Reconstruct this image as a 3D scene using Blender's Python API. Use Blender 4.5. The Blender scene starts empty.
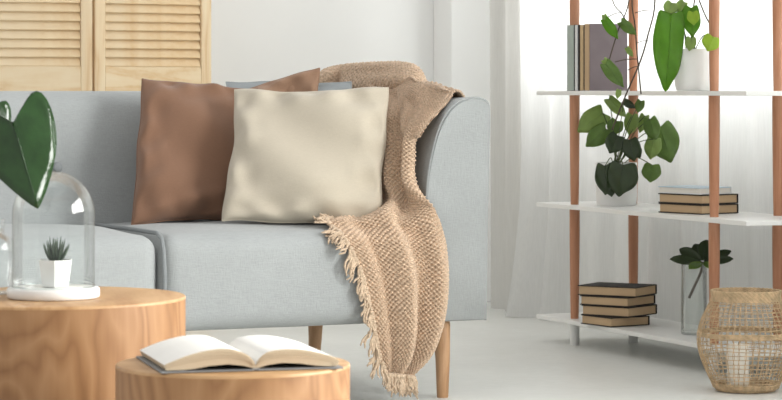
import bpy, bmesh, math, random
import numpy as np
from mathutils import Vector, Matrix

random.seed(7)
rng = np.random.default_rng(11)
S = bpy.context.scene
COL = S.collection

# ------------------------------------------------------------------ camera, light, exposure
TH = math.radians(22.5)            # room is turned 22.5 degrees against the line of sight
CT, ST = math.cos(TH), math.sin(TH)
FPX, HOR, CX, EYE = 2600.0, 91.0, 391.0, 0.815
cd = bpy.data.cameras.new('camera')
cam = bpy.data.objects.new('camera', cd); COL.objects.link(cam)
cam.location = (0, 0, EYE); cam.rotation_euler = (math.pi / 2, 0, -TH)
cd.sensor_width = 36.0; cd.lens = FPX / 782 * 36.0
cd.shift_y = -(200 - HOR) / 782
cd.dof.use_dof = True; cd.dof.focus_distance = 7.0; cd.dof.aperture_fstop = 13
S.camera = cam

world = bpy.data.worlds.new('daylight'); S.world = world; world.use_nodes = True
bg = world.node_tree.nodes['Background']
bg.inputs[0].default_value = (1.0, 0.995, 0.98, 1); bg.inputs[1].default_value = 0.36

def area(name, loc, rot, sx, sy, power, col=(1, 1, 1)):
    l = bpy.data.lights.new(name, 'AREA'); l.shape = 'RECTANGLE'; l.size = sx; l.size_y = sy
    l.energy = power; l.color = col
    o = bpy.data.objects.new(name, l); COL.objects.link(o); o.location = loc; o.rotation_euler = rot
    return o
# daylight outside the curtained window and outside the second window nearer the camera
area('window_daylight', (5.3, 6.9, 1.75), (0, math.radians(90), 0), 2.4, 4.2, 98, (1.0, 1.0, 0.99))
area('window_daylight', (4.75, 2.3, 1.75), (0, math.radians(83), 0), 2.2, 3.6, 260, (1.0, 0.985, 0.96))

S.view_settings.view_transform = 'Standard'; S.view_settings.look = 'None'
S.view_settings.gamma = 1.0; S.view_settings.use_curve_mapping = False
S.view_settings.exposure = 1.25

# ------------------------------------------------------------------ coordinates
def c2w(X, Y, Z=0.0):
    return Vector((CT * X + ST * Y, -ST * X + CT * Y, Z))
def at(px, py, Y):                  # point seen at a pixel of the photograph, Y metres deep
    return c2w((px - CX) / FPX * Y, Y, EYE - (py - HOR) / FPX * Y)
def on_z(px, py, z):                # ... lying on the level z
    return at(px, py, (EYE - z) * FPX / (py - HOR))

# ------------------------------------------------------------------ helpers
def mesh_obj(name, verts, faces, mat, parent=None, smooth=True):
    me = bpy.data.meshes.new(name)
    me.from_pydata([tuple(v) for v in verts], [], faces); me.update()
    if smooth:
        me.polygons.foreach_set('use_smooth', [True] * len(me.polygons))
    if mat: me.materials.append(mat)
    o = bpy.data.objects.new(name, me); COL.objects.link(o)
    if parent is not None: o.parent = parent
    return o
def bm_obj(name, bm, mat, parent=None, smooth=True):
    me = bpy.data.meshes.new(name); bm.normal_update(); bm.to_mesh(me); bm.free()
    if smooth: me.polygons.foreach_set('use_smooth', [True] * len(me.polygons))
    if mat: me.materials.append(mat)
    o = bpy.data.objects.new(name, me); COL.objects.link(o)
    if parent is not None: o.parent = parent
    return o
def thing(name, label, cat, loc=(0, 0, 0), rz=0.0, group=None):
    o = bpy.data.objects.new(name, None); COL.objects.link(o)
    o.empty_display_size = 0.05
    o.location = loc; o.rotation_euler = (0, 0, rz)
    o['label'] = label; o['category'] = cat
    if group: o['group'] = group
    return o
def tag(o, label, cat, group=None):
    o['label'] = label; o['category'] = cat
    if group: o['group'] = group
    return o
def struct(o, label=None):
    o['kind'] = 'structure'
    if label: o['label'] = label
    return o
class MB:
    def __init__(s): s.v = []; s.f = []
    def add(s, v, f):
        b = len(s.v); s.v += [tuple(x) for x in v]; s.f += [tuple(i + b for i in q) for q in f]
    def box(s, x0, x1, y0, y1, z0, z1):
        s.add([(x0, y0, z0), (x1, y0, z0), (x1, y1, z0), (x0, y1, z0), (x0, y0, z1), (x1, y0, z1), (x1, y1, z1), (x0, y1, z1)],
              [(0, 3, 2, 1), (4, 5, 6, 7), (0, 1, 5, 4), (1, 2, 6, 5), (2, 3, 7, 6), (3, 0, 4, 7)])
    def tube(s, pts, rad, n=8, cap=True, closed=False):
        pts = [Vector(p) for p in pts]; m = len(pts)
        if not hasattr(rad, '__len__'): rad = [rad] * m
        up = Vector((0, 0, 1)); vs = []; fs = []; prev = None
        for i, p in enumerate(pts):
            if closed: t = pts[(i + 1) % m] - pts[i - 1]
            else: t = pts[min(i + 1, m - 1)] - pts[max(i - 1, 0)]
            if t.length < 1e-9: t = Vector((0, 0, 1))
            t.normalize()
            if prev is None:
                a = t.cross(up)
                if a.length < 1e-3: a = t.cross(Vector((1, 0, 0)))
            else:
                a = prev - t * prev.dot(t)
                if a.length < 1e-6: a = t.cross(up)
            a.normalize(); prev = a; b = t.cross(a)
            for k in range(n):
                w = 2 * math.pi * k / n
                vs.append(p + (a * math.cos(w) + b * math.sin(w)) * rad[i])
        R = m if closed else m - 1
        for i in range(R):
            j = (i + 1) % m
            for k in range(n):
                k2 = (k + 1) % n
                fs.append((i * n + k, i * n + k2, j * n + k2, j * n + k))
        if cap and not closed:
            fs.append(tuple(range(n - 1, -1, -1))); fs.append(tuple((m - 1) * n + k for k in range(n)))
        s.add(vs, fs)
    def lathe(s, prof, n=48, c=(0, 0, 0), close=False):
        vs = []; fs = []; m = len(prof)
        for r, z in prof:
            for k in range(n):
                w = 2 * math.pi * k / n
                vs.append((c[0] + r * math.cos(w), c[1] + r * math.sin(w), c[2] + z))
        for i in range(m - 1):
            for k in range(n):
                k2 = (k + 1) % n
                fs.append((i * n + k, i * n + k2, (i + 1) * n + k2, (i + 1) * n + k))
        if close:
            if prof[0][0] > 1e-6: fs.append(tuple(range(n - 1, -1, -1)))
            if prof[-1][0] > 1e-6: fs.append(tuple((m - 1) * n + k for k in range(n)))
        s.add(vs, fs)
    def build(s, name, mat, parent=None, smooth=True): return mesh_obj(name, s.v, s.f, mat, parent, smooth)
def sharp(o, ang=40):
    """shade smooth but keep edges sharper than ang"""
    me = o.data; bm = bmesh.new(); bm.from_mesh(me)
    bmesh.ops.remove_doubles(bm, verts=bm.verts, dist=1e-6)
    lim = math.radians(ang)
    for e in bm.edges:
        e.smooth = not (len(e.link_faces) == 2 and e.calc_face_angle(0) > lim)
    for f in bm.faces: f.smooth = True
    bm.to_mesh(me); bm.free(); return o
def rbox(x0, x1, y0, y1, z0, z1, bev=0.004, seg=2):
    bm = bmesh.new(); bmesh.ops.create_cube(bm, size=1)
    for v in bm.verts:
        v.co = Vector(((x0 + x1) / 2 + v.co.x * (x1 - x0), (y0 + y1) / 2 + v.co.y * (y1 - y0), (z0 + z1) / 2 + v.co.z * (z1 - z0)))
    if bev > 0:
        bmesh.ops.bevel(bm, geom=bm.edges[:], offset=bev, segments=seg, profile=0.5, affect='EDGES')
    return bm

# ------------------------------------------------------------------ materials
def mat_new(name):
    m = bpy.data.materials.new(name); m.use_nodes = True
    nt = m.node_tree; p = nt.nodes['Principled BSDF']
    return m, nt, p
def lk(nt, a, b): nt.links.new(a, b)
def ramp(nt, stops):
    r = nt.nodes.new('ShaderNodeValToRGB'); e = r.color_ramp.elements
    e[0].position, e[0].color = stops[0][0], (*stops[0][1], 1); e[1].position, e[1].color = stops[-1][0], (*stops[-1][1], 1)
    for pos, c in stops[1:-1]:
        q = e.new(pos); q.color = (*c, 1)
    return r
def coords(nt, scale=(1, 1, 1), out='Object', loc=(0, 0, 0)):
    t = nt.nodes.new('ShaderNodeTexCoord'); mp = nt.nodes.new('ShaderNodeMapping')
    mp.inputs['Scale'].default_value = scale; mp.inputs['Location'].default_value = loc
    lk(nt, t.outputs[out], mp.inputs['Vector']); return mp.outputs['Vector']
def noise(nt, vec, scale, detail=3, rough=0.5, dist=0.0):
    n = nt.nodes.new('ShaderNodeTexNoise'); n.inputs['Scale'].default_value = scale
    n.inputs['Detail'].default_value = detail; n.inputs['Roughness'].default_value = rough; n.inputs['Distortion'].default_value = dist
    lk(nt, vec, n.inputs['Vector']); return n
def bump(nt, p, h, strength=0.3, dist=0.01):
    b = nt.nodes.new('ShaderNodeBump'); b.inputs['Strength'].default_value = strength; b.inputs['Distance'].default_value = dist
    lk(nt, h, b.inputs['Height']); lk(nt, b.outputs[0], p.inputs['Normal'])
def plain(name, c, rough=0.5, var=0.06, scale=8, spec=0.5, bstr=0.0, bscale=60):
    m, nt, p = mat_new(name); v = coords(nt)
    n = noise(nt, v, scale)
    lo = tuple(max(0, x * (1 - var)) for x in c); hi = tuple(min(1, x * (1 + var)) for x in c)
    r = ramp(nt, [(0.3, lo), (0.7, hi)]); lk(nt, n.outputs[0], r.inputs[0]); lk(nt, r.outputs[0], p.inputs['Base Color'])
    p.inputs['Roughness'].default_value = rough; p.inputs['Specular IOR Level'].default_value = spec
    if bstr > 0:
        n2 = noise(nt, v, bscale); bump(nt, p, n2.outputs[0], bstr)
    return m
def fabric(name, c, var=0.08, thread=900, bstr=0.25, cloud=6, sheen=0.2):
    m, nt, p = mat_new(name); v = coords(nt)
    wx = noise(nt, coords(nt, (1, 1, 0.12)), thread, 2); wz = noise(nt, coords(nt, (0.12, 0.12, 1)), thread, 2)
    mx = nt.nodes.new('ShaderNodeMath'); mx.operation = 'ADD'; lk(nt, wx.outputs[0], mx.inputs[0]); lk(nt, wz.outputs[0], mx.inputs[1])
    cl = noise(nt, v, cloud, 3)
    ad = nt.nodes.new('ShaderNodeMath'); ad.operation = 'MULTIPLY_ADD'; lk(nt, mx.outputs[0], ad.inputs[0]); ad.inputs[1].default_value = 0.5
    hf = nt.nodes.new('ShaderNodeMath'); hf.operation = 'MULTIPLY'; lk(nt, cl.outputs[0], hf.inputs[0]); hf.inputs[1].default_value = 0.5
    lk(nt, hf.outputs[0], ad.inputs[2])
    r = ramp(nt, [(0.45, tuple(x * (1 - var) for x in c)), (1.0, tuple(min(1, x * (1 + var)) for x in c))])
    lk(nt, ad.outputs[0], r.inputs[0]); lk(nt, r.outputs[0], p.inputs['Base Color'])
    p.inputs['Roughness'].default_value = 0.9; p.inputs['Specular IOR Level'].default_value = 0.15
    p.inputs['Sheen Weight'].default_value = sheen
    bump(nt, p, mx.outputs[0], bstr, 0.002)
    return m
def wood(name, dark, mid, light, scale=(9, 9, 0.9), rings=7.0, rough=0.45, fine=120):
    m, nt, p = mat_new(name)
    v = coords(nt, scale); n = noise(nt, v, 1.0, 3, 0.5, 0.6)
    mul = nt.nodes.new('ShaderNodeMath'); mul.operation = 'MULTIPLY'; mul.inputs[1].default_value = rings; lk(nt, n.outputs[0], mul.inputs[0])
    fr = nt.nodes.new('ShaderNodeMath'); fr.operation = 'PINGPONG'; fr.inputs[1].default_value = 1.0; lk(nt, mul.outputs[0], fr.inputs[0])
    v2 = coords(nt, (scale[0] * 14, scale[1] * 14, scale[2] * 3)); n2 = noise(nt, v2, 1.0, 4, 0.6)
    mixv = nt.nodes.new('ShaderNodeMath'); mixv.operation = 'MULTIPLY_ADD'; mixv.inputs[1].default_value = 0.55
    lk(nt, fr.outputs[0], mixv.inputs[0])
    h = nt.nodes.new('ShaderNodeMath'); h.operation = 'MULTIPLY'; h.inputs[1].default_value = 0.55; lk(nt, n2.outputs[0], h.inputs[0]); lk(nt, h.outputs[0], mixv.inputs[2])
    r = ramp(nt, [(0.15, dark), (0.5, mid), (0.85, light)]); lk(nt, mixv.outputs[0], r.inputs[0]); lk(nt, r.outputs[0], p.inputs['Base Color'])
    p.inputs['Roughness'].default_value = rough
    bump(nt, p, n2.outputs[0], 0.06, 0.003)
    return m
def leafmat(name, c, tr, rough=0.35, trw=0.35):
    m, nt, p = mat_new(name); v = coords(nt); n = noise(nt, v, 40, 3)
    r = ramp(nt, [(0.3, tuple(x * 0.8 for x in c)), (0.7, tuple(x * 1.2 for x in c))]); lk(nt, n.outputs[0], r.inputs[0]); lk(nt, r.outputs[0], p.inputs['Base Color'])
    p.inputs['Roughness'].default_value = rough
    t = nt.nodes.new('ShaderNodeBsdfTranslucent'); t.inputs[0].default_value = (*tr, 1)
    mx = nt.nodes.new('ShaderNodeMixShader'); mx.inputs[0].default_value = trw
    lk(nt, p.outputs[0], mx.inputs[1]); lk(nt, t.outputs[0], mx.inputs[2])
    lk(nt, mx.outputs[0], nt.nodes['Material Output'].inputs['Surface'])
    n2 = noise(nt, v, 90, 2); bump(nt, p, n2.outputs[0], 0.15, 0.004)
    return m
def glassmat(name, tint=(0.97, 0.985, 0.98), blend=0.25, base=0.03, rough=0.02):
    m, nt, p = mat_new(name); nt.nodes.remove(p)
    g = nt.nodes.new('ShaderNodeBsdfGlossy'); g.inputs['Roughness'].default_value = rough
    t = nt.nodes.new('ShaderNodeBsdfTransparent'); t.inputs[0].default_value = (*tint, 1)
    lw = nt.nodes.new('ShaderNodeLayerWeight'); lw.inputs['Blend'].default_value = blend
    n = noise(nt, coords(nt), 14, 2); ad = nt.nodes.new('ShaderNodeMath'); ad.operation = 'MULTIPLY_ADD'
    ad.inputs[1].default_value = 0.02; ad.inputs[2].default_value = base; lk(nt, n.outputs[0], ad.inputs[0])
    mx = nt.nodes.new('ShaderNodeMath'); mx.operation = 'MULTIPLY_ADD'; mx.inputs[1].default_value = 0.6
    lk(nt, lw.outputs['Fresnel'], mx.inputs[0]); lk(nt, ad.outputs[0], mx.inputs[2])
    ms = nt.nodes.new('ShaderNodeMixShader'); lk(nt, mx.outputs[0], ms.inputs[0]); lk(nt, t.outputs[0], ms.inputs[1]); lk(nt, g.outputs[0], ms.inputs[2])
    lk(nt, ms.outputs[0], nt.nodes['Material Output'].inputs['Surface'])
    return m
def sheer(name, c, transp, transl):
    m, nt, p = mat_new(name)
    w = noise(nt, coords(nt, (1, 1, 0.05)), 260, 2)
    r = ramp(nt, [(0.3, tuple(x * 0.94 for x in c)), (0.7, c)]); lk(nt, w.outputs[0], r.inputs[0])
    lk(nt, r.outputs[0], p.inputs['Base Color']); p.inputs['Roughness'].default_value = 0.9; p.inputs['Specular IOR Level'].default_value = 0.1
    t = nt.nodes.new('ShaderNodeBsdfTranslucent'); lk(nt, r.outputs[0], t.inputs[0])
    a = nt.nodes.new('ShaderNodeMixShader'); a.inputs[0].default_value = transl; lk(nt, p.outputs[0], a.inputs[1]); lk(nt, t.outputs[0], a.inputs[2])
    tp = nt.nodes.new('ShaderNodeBsdfTransparent'); b = nt.nodes.new('ShaderNodeMixShader'); b.inputs[0].default_value = transp
    lk(nt, a.outputs[0], b.inputs[1]); lk(nt, tp.outputs[0], b.inputs[2]); lk(nt, b.outputs[0], nt.nodes['Material Output'].inputs['Surface'])
    return m

M = {}
M['wall'] = plain('wall_paint', (0.90, 0.90, 0.885), 0.9, 0.01, 3, 0.2, 0.05, 200)
M['white'] = plain('white_lacquer', (0.82, 0.82, 0.80), 0.35, 0.015, 6)
M['pot'] = plain('white_ceramic', (0.80, 0.80, 0.78), 0.4, 0.02, 20)
M['marble'] = plain('white_stone', (0.80, 0.79, 0.76), 0.3, 0.05, 14)
M['sofa'] = fabric('sofa_fabric', (0.35, 0.366, 0.366), 0.12, 500, 0.35)
M['sofa_dark'] = fabric('sofa_piping', (0.23, 0.245, 0.25), 0.10, 500, 0.3)
M['brown'] = fabric('brown_cotton', (0.225, 0.125, 0.08), 0.10, 900, 0.2)
M['tan'] = fabric('tan_cotton', (0.31, 0.19, 0.125), 0.10, 900, 0.2)
M['beige'] = fabric('beige_cotton', (0.52, 0.465, 0.375), 0.08, 900, 0.2)
M['greyblue'] = fabric('grey_cotton', (0.34, 0.37, 0.385), 0.06, 900, 0.2)
M['knit'] = fabric('knit_yarn', (0.57, 0.42, 0.30), 0.42, 420, 0.5, 120)  # strong stitch-sized colour noise stands in for shade in the gaps
M['fringe'] = fabric('fringe_yarn', (0.56, 0.43, 0.31), 0.35, 500, 0.4, 90)
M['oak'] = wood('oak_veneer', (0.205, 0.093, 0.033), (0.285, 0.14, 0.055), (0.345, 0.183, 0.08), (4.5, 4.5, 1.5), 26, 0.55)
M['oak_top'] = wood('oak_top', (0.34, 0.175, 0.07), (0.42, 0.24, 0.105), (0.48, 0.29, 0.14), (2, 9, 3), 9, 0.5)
M['post'] = wood('post_wood', (0.40, 0.17, 0.085), (0.47, 0.215, 0.115), (0.53, 0.26, 0.15), (30, 30, 3), 5)
M['leg'] = wood('leg_wood', (0.36, 0.19, 0.09), (0.46, 0.26, 0.13), (0.55, 0.33, 0.18), (30, 30, 4), 5)
M['pine'] = wood('pine_wood', (0.70, 0.48, 0.25), (0.79, 0.62, 0.40), (0.82, 0.67, 0.46), (2.2, 2.2, 16), 5, 0.6)
M['pine_v'] = wood('pine_stile', (0.66, 0.44, 0.23), (0.78, 0.60, 0.38), (0.82, 0.67, 0.46), (16, 16, 1.6), 5, 0.6)
M['pages'] = plain('page_edges', (0.53, 0.38, 0.235), 0.9, 0.12, 3, 0.1, 0.2, 300)
M['pages_w'] = plain('white_page_edges', (0.74, 0.71, 0.65), 0.9, 0.06, 3, 0.1, 0.2, 300)
M['paper'] = plain('open_page_paper', (0.80, 0.78, 0.74), 0.85, 0.03, 10, 0.1)
M['page_edge'] = plain('cream_page_edges', (0.56, 0.45, 0.32), 0.9, 0.08, 3, 0.1, 0.2, 300)
M['cov_dark'] = plain('dark_cover', (0.016, 0.012, 0.010), 0.7, 0.2, 20)
M['cov_grey'] = plain('grey_cover', (0.20, 0.20, 0.20), 0.6, 0.1, 20)
M['cov_mauve'] = plain('mauve_grey_cover', (0.17, 0.135, 0.145), 0.6, 0.06, 20)
M['cov_green'] = plain('pale_green_cover', (0.36, 0.42, 0.38), 0.6, 0.06, 20)
M['cov_white'] = plain('white_cover', (0.70, 0.71, 0.71), 0.6, 0.04, 20)
M['cov_blue'] = plain('pale_blue_cover', (0.50, 0.60, 0.68), 0.5, 0.05, 20)
M['cov_black'] = plain('black_cover', (0.010, 0.010, 0.011), 0.7, 0.2, 20)
M['cov_tan'] = plain('tan_cover', (0.50, 0.36, 0.20), 0.7, 0.1, 20)
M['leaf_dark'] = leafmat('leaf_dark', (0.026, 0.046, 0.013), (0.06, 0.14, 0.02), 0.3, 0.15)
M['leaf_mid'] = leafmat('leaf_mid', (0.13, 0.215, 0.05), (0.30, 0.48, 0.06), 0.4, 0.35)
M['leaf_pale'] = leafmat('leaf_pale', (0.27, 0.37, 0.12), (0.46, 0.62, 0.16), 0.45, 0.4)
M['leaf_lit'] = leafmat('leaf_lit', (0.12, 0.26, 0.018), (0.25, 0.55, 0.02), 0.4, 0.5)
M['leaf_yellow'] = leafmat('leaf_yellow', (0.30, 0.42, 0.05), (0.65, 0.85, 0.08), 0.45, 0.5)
M['leaf_gloss'] = leafmat('leaf_gloss', (0.014, 0.045, 0.009), (0.06, 0.18, 0.02), 0.16, 0.12)
M['aloe'] = leafmat('aloe_leaf', (0.035, 0.060, 0.035), (0.05, 0.1, 0.04), 0.45, 0.05)
M['stem'] = plain('dark_stem', (0.075, 0.055, 0.035), 0.7, 0.2, 40)
M['stem_g'] = plain('green_stem', (0.10, 0.14, 0.05), 0.6, 0.2, 40)
M['soil'] = plain('soil', (0.05, 0.035, 0.025), 0.95, 0.3, 80)
M['glass'] = glassmat('clear_glass')
M['pane'] = glassmat('window_glass', (0.98, 0.99, 0.99), 0.1, 0.0)
M['wicker'] = plain('wicker', (0.58, 0.43, 0.265), 0.7, 0.28, 60, 0.3)
M['wax'] = plain('candle_wax', (0.90, 0.87, 0.80), 0.5, 0.02, 20)
M['curtain'] = sheer('sheer_curtain', (0.82, 0.82, 0.81), 0.05, 0.45)
M['curtain2'] = sheer('linen_curtain', (0.72, 0.71, 0.68), 0.02, 0.25)

def floor_mat():
    m, nt, p = mat_new('pale_floor'); v = coords(nt)
    n = noise(nt, v, 1.6, 5, 0.6); n2 = noise(nt, v, 30, 3)
    r = ramp(nt, [(0.3, (0.72, 0.725, 0.69)), (0.7, (0.82, 0.825, 0.79))]); lk(nt, n.outputs[0], r.inputs[0]); lk(nt, r.outputs[0], p.inputs['Base Color'])
    rr = ramp(nt, [(0.3, (0.28,) * 3), (0.7, (0.42,) * 3)]); lk(nt, n2.outputs[0], rr.inputs[0]); lk(nt, rr.outputs[0], p.inputs['Roughness'])
    return m
M['floor'] = floor_mat()

# ------------------------------------------------------------------ setting
mb = MB(); mb.box(-4.0, 4.5, -1.0, 9.5, -0.1, 0.0); struct(mb.build('floor', M['floor'], None, False), 'pale grey smooth floor')
mb = MB(); mb.box(-4.0, 4.5, 9.3, 9.5, 0.0, 3.0); struct(mb.build('wall_back', M['wall'], None, False), 'plain off-white wall behind the sofa')
mb = MB()
WIN = [(0.4, 4.2), (5.2, 8.62)]; SILL, HEAD = 0.80, 2.6
mb.box(4.3, 4.5, -1.0, 9.3, 0, SILL); mb.box(4.3, 4.5, -1.0, 9.3, HEAD, 3.0)
for a, b in ((-1.0, 0.4), (4.2, 5.2), (8.62, 9.3)): mb.box(4.3, 4.5, a, b, SILL, HEAD)
struct(mb.build('wall_right', M['wall'], None, False), 'off-white window wall behind the curtains')
struct(bm_obj('trim_1', rbox(4.03, 4.3, 9.126, 9.3, 0, 3.0, 0.004, 1), M['wall'], None, False), 'shallow off-white pilaster in the room corner')
for k, (a, b) in enumerate(WIN):
    w = bpy.data.objects.new('window_%d' % (k + 1), None); COL.objects.link(w); struct(w); w.location = (4.4, (a + b) / 2, SILL)
    hw = (b - a) / 2; h = HEAD - SILL
    for n, (y0, y1, z0, z1) in (('window_frame', (-hw, hw, 0, .06)), ('window_frame', (-hw, hw, h - .06, h)), ('window_frame', (-hw, -hw + .06, .06, h - .06)),
                                ('window_frame', (hw - .06, hw, .06, h - .06)), ('mullion', (-.04, .04, .06, h - .06))):
        q = MB(); q.box(-.035, .035, y0, y1, z0, z1); q.build(n, M['white'], w, False)
    for s in (-1, 1):
        q = MB(); y0, y1 = sorted((s * .04, s * (hw - .06))); q.box(-.004, .004, y0, y1, .06, h - .06); q.build('pane', M['pane'], w, False)

# ------------------------------------------------------------------ curtains
def curtain(y0, y1, xm, amp, wave, mat, flare=0.0, seed=0, ztop=2.85):
    r = random.Random(seed); ph = [r.uniform(0, 6) for _ in range(5)]
    ny = int((y1 - y0) / 0.012); zs = [0.004, .03, .08, .15, .25, .4, .6, .85, 1.1, 1.4, 1.8, 2.2, ztop]
    vs = []; fs = []
    for z in zs:
        g = max(0, 1 - z / 0.3) ** 1.5
        for i in range(ny + 1):
            t = i / ny; y = y0 + (y1 - y0) * t
            a = y / wave * 2 * math.pi
            x = xm + amp * (0.65 * math.sin(a + 1.2 * math.sin(a * .37 + ph[0])) + 0.35 * math.sin(1.73 * a + ph[1])) * (0.85 + 0.15 * math.cos(z * 1.3 + ph[2] + y))
            x += 0.012 * math.sin(z * 1.1 + y * 4 + ph[3])
            e = max(0, 1 - (y1 - y) / .35); g2 = max(0, 1 - z / .55) ** 1.6
            x -= flare * g2 * e * (1 + .35 * math.sin(y * 38))
            yy = y
            vs.append((x, yy, z))
    w = ny + 1
    for j in range(len(zs) - 1):
        for i in range(ny): fs.append((j * w + i, j * w + i + 1, (j + 1) * w + i + 1, (j + 1) * w + i))
    return vs, fs
v, f = curtain(8.57, 8.84, 4.06, 0.020, 0.19, M['curtain2'], 0.0, 3)
o = mesh_obj('curtain', v, f, M['curtain2']); tag(o, 'grey-white linen curtain hanging in the corner beside the sofa arm', 'curtain', 'floor-length curtains')
v, f = curtain(5.3, 8.55, 4.065, 0.034, 0.27, M['curtain'], 0.10, 5)
o = mesh_obj('curtain', v, f, M['curtain']); tag(o, 'bright sheer white curtain hanging behind the shelving unit', 'curtain', 'floor-length curtains')

# ------------------------------------------------------------------ louvered screen
scr = thing('louvered_screen', 'pale pine folding screen with louvered slats behind the sofa', 'screen', c2w(-1.033, 9.0, 0), 0)
def screen_panel(ang, L, sgn):
    """panel starting at the hinge, running sgn along its own x axis, ang in the camera's plan"""
    rz = ang - TH; T = 0.028; x0, x1 = (0.003, L) if sgn > 0 else (-L, -0.003); st = 0.040
    def put(name, bm, mat, loc=(0, 0, 0), rx=0):
        o = bm_obj(name, bm, mat, scr, True); sharp(o, 35)
        o.matrix_local = Matrix.Rotation(rz, 4, 'Z') @ Matrix.Translation(loc) @ Matrix.Rotation(rx, 4, 'X'); return o
    put('stile', rbox(x0, x0 + st, -T / 2, T / 2, 0, 1.95, .003, 2), M['pine_v']); put('stile', rbox(x1 - st, x1, -T / 2, T / 2, 0, 1.95, .003, 2), M['pine_v'])
    for z0, z1 in ((0.02, 0.14), (0.775, 0.90), (1.85, 1.93)): put('rail', rbox(x0 + st, x1 - st, -T / 2 + .002, T / 2 - .002, z0, z1, .002, 1), M['pine'])
    put('lower_board', rbox(x0 + st, x1 - st, -.006, .006, .14, .775, .002, 1), M['pine'])
    pitch = 0.0312; base = None; z = 0.918
    while z < 1.84:
        if base is None:
            base = put('slat', rbox(x0 + st + .001, x1 - st - .001, -.0195, .0195, -.0035, .0035, .003, 2), M['pine'], (0, 0, z), math.radians(66))
        else:
            q = base.copy(); COL.objects.link(q); q.parent = scr
            q.matrix_local = Matrix.Rotation(rz, 4, 'Z') @ Matrix.Translation((0, 0, z)) @ Matrix.Rotation(math.radians(66 + random.uniform(-2, 2)), 4, 'X')
        z += pitch
screen_panel(math.radians(33), 0.462, 1)
screen_panel(math.radians(18), 0.475, -1)

# ------------------------------------------------------------------ sofa
SC = c2w(0.2529, 6.922, 0); SR = math.radians(2.4)
SM = Matrix.Translation(SC) @ Matrix.Rotation(SR, 4, 'Z'); SI = SM.inverted()
CAMP = Vector((0, 0, EYE))
def ray_local(px, py):
    d = at(px, py, 1.0) - CAMP
    return SI @ CAMP, SI.to_3x3() @ d
def s_y(px, py, y):                 # sofa-local point on plane y = const
    o, d = ray_local(px, py); return o + d * ((y - o.y) / d.y)
def s_z(px, py, z):
    o, d = ray_local(px, py); return o + d * ((z - o.z) / d.z)

sofa = thing('sofa', 'light grey-blue fabric sofa with tapered wooden legs', 'sofa', SC, SR)
bm = rbox(-1.82, -.02, .03, .84, .205, .30, .012, 2); bm_obj('base_frame', bm, M['sofa'], sofa)
def soft_block(name, x0, x1, y0, y1, z0, z1, bev, crown, fx, par, mat, seed=1):
    bm = rbox(x0, x1, y0, y1, z0, z1, bev, 5)
    bmesh.ops.subdivide_edges(bm, edges=[e for e in bm.edges if e.calc_length() > .08], cuts=9, use_grid_fill=True)
    r = random.Random(seed)
    for v in bm.verts:
        a = (v.co.x - x0) / (x1 - x0) * 2 - 1; b = (v.co.y - y0) / (y1 - y0) * 2 - 1; c = (v.co.z - z0) / (z1 - z0)
        if c > .5: v.co.z += crown * (1 - a ** 4) * (1 - b * b) * (c - .5) * 2
        if b < 0: v.co.y -= fx * (1 - a ** 4) * (1 - (2 * c - 1) ** 4) * (-b)
        v.co.z += .002 * math.sin(v.co.x * 17 + seed) * math.sin(v.co.y * 13)
    return bm_obj(name, bm, mat, par)
for i, (a, b) in enumerate(((-.912, -.165), (-1.665, -.918))):
    c = soft_block('seat_cushion', a, b, 0.0, .66, .205, .452, .045, .014, .010, sofa, M['sofa'], i + 1)
    q = MB(); pts = []
    for sx in (a, b): pass
    for e in (a + .004,):
        q = MB(); q.tube([(e, -.001, .23), (e, -.004, .35), (e, .004, .415), (e, .018, .442), (e, .05, .455), (e, .3, .456), (e, .62, .452)], .006, 8); q.build('piping', M['sofa_dark'], c)
# back: profile in y-z swept along x
def sweep_x(prof, xs, warp=None):
    vs = []; fs = []; n = len(prof)
    for x in xs:
        for (y, z) in prof:
            p = Vector((x, y, z)); vs.append(warp(p) if warp else p)
    for i in range(len(xs) - 1):
        for k in range(n):
            k2 = (k + 1) % n; fs.append((i * n + k, i * n + k2, (i + 1) * n + k2, (i + 1) * n + k))
    fs.append(tuple(range(n - 1, -1, -1))); fs.append(tuple((len(xs) - 1) * n + k for k in range(n)))
    return vs, fs
bprof = [(.60, .30), (.60, .44), (.625, .52), (.645, .60), (.662, .68), (.676, .74), (.688, .775), (.705, .798), (.73, .812), (.77, .815), (.81, .808), (.835, .79), (.85, .76), (.86, .60), (.86, .22), (.62, .22)]
BTN = [s_y(58, 167, .645).x, s_y(58, 167, .645).x + .40, s_y(58, 167, .645).x + .80, s_y(58, 167, .645).x - .40]
def backwarp(p):
    for bx in BTN:
        d = math.hypot(p.x - bx, (p.z - .605))
        if p.y < .75: p.y += .022 * math.exp(-(d / .055) ** 2) + .006 * math.exp(-((p.x - bx) / .03) ** 2) * max(0, min(1, (p.z - .45) * 4)) * max(0, min(1, (.80 - p.z) * 10))
    if p.y < .75: p.y -= .012 * math.sin((p.x + .15) / .76 * math.pi) ** 2
    return p
fine = []
for i in range(len(bprof)):
    a, b = bprof[i], bprof[(i + 1) % len(bprof)]; k = max(1, int(math.hypot(b[0] - a[0], b[1] - a[1]) / .018))
    fine += [(a[0] + (b[0] - a[0]) * j / k, a[1] + (b[1] - a[1]) * j / k) for j in range(k)]
v, f = sweep_x(fine, np.linspace(-1.70, -.13, 130), backwarp)
back = sharp(mesh_obj('backrest', v, f, M['sofa'], sofa), 60)
for bx in BTN:
    q = MB(); q.lathe([(0, -.006), (.010, -.005), (.0145, .0), (.013, .004), (.008, .0065), (0, .0075)], 20)
    o = q.build('button', M['sofa_dark'], sofa); o.matrix_local = Matrix.Translation((bx, .648, .607)) @ Matrix.Rotation(math.radians(80), 4, 'X')
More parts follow.
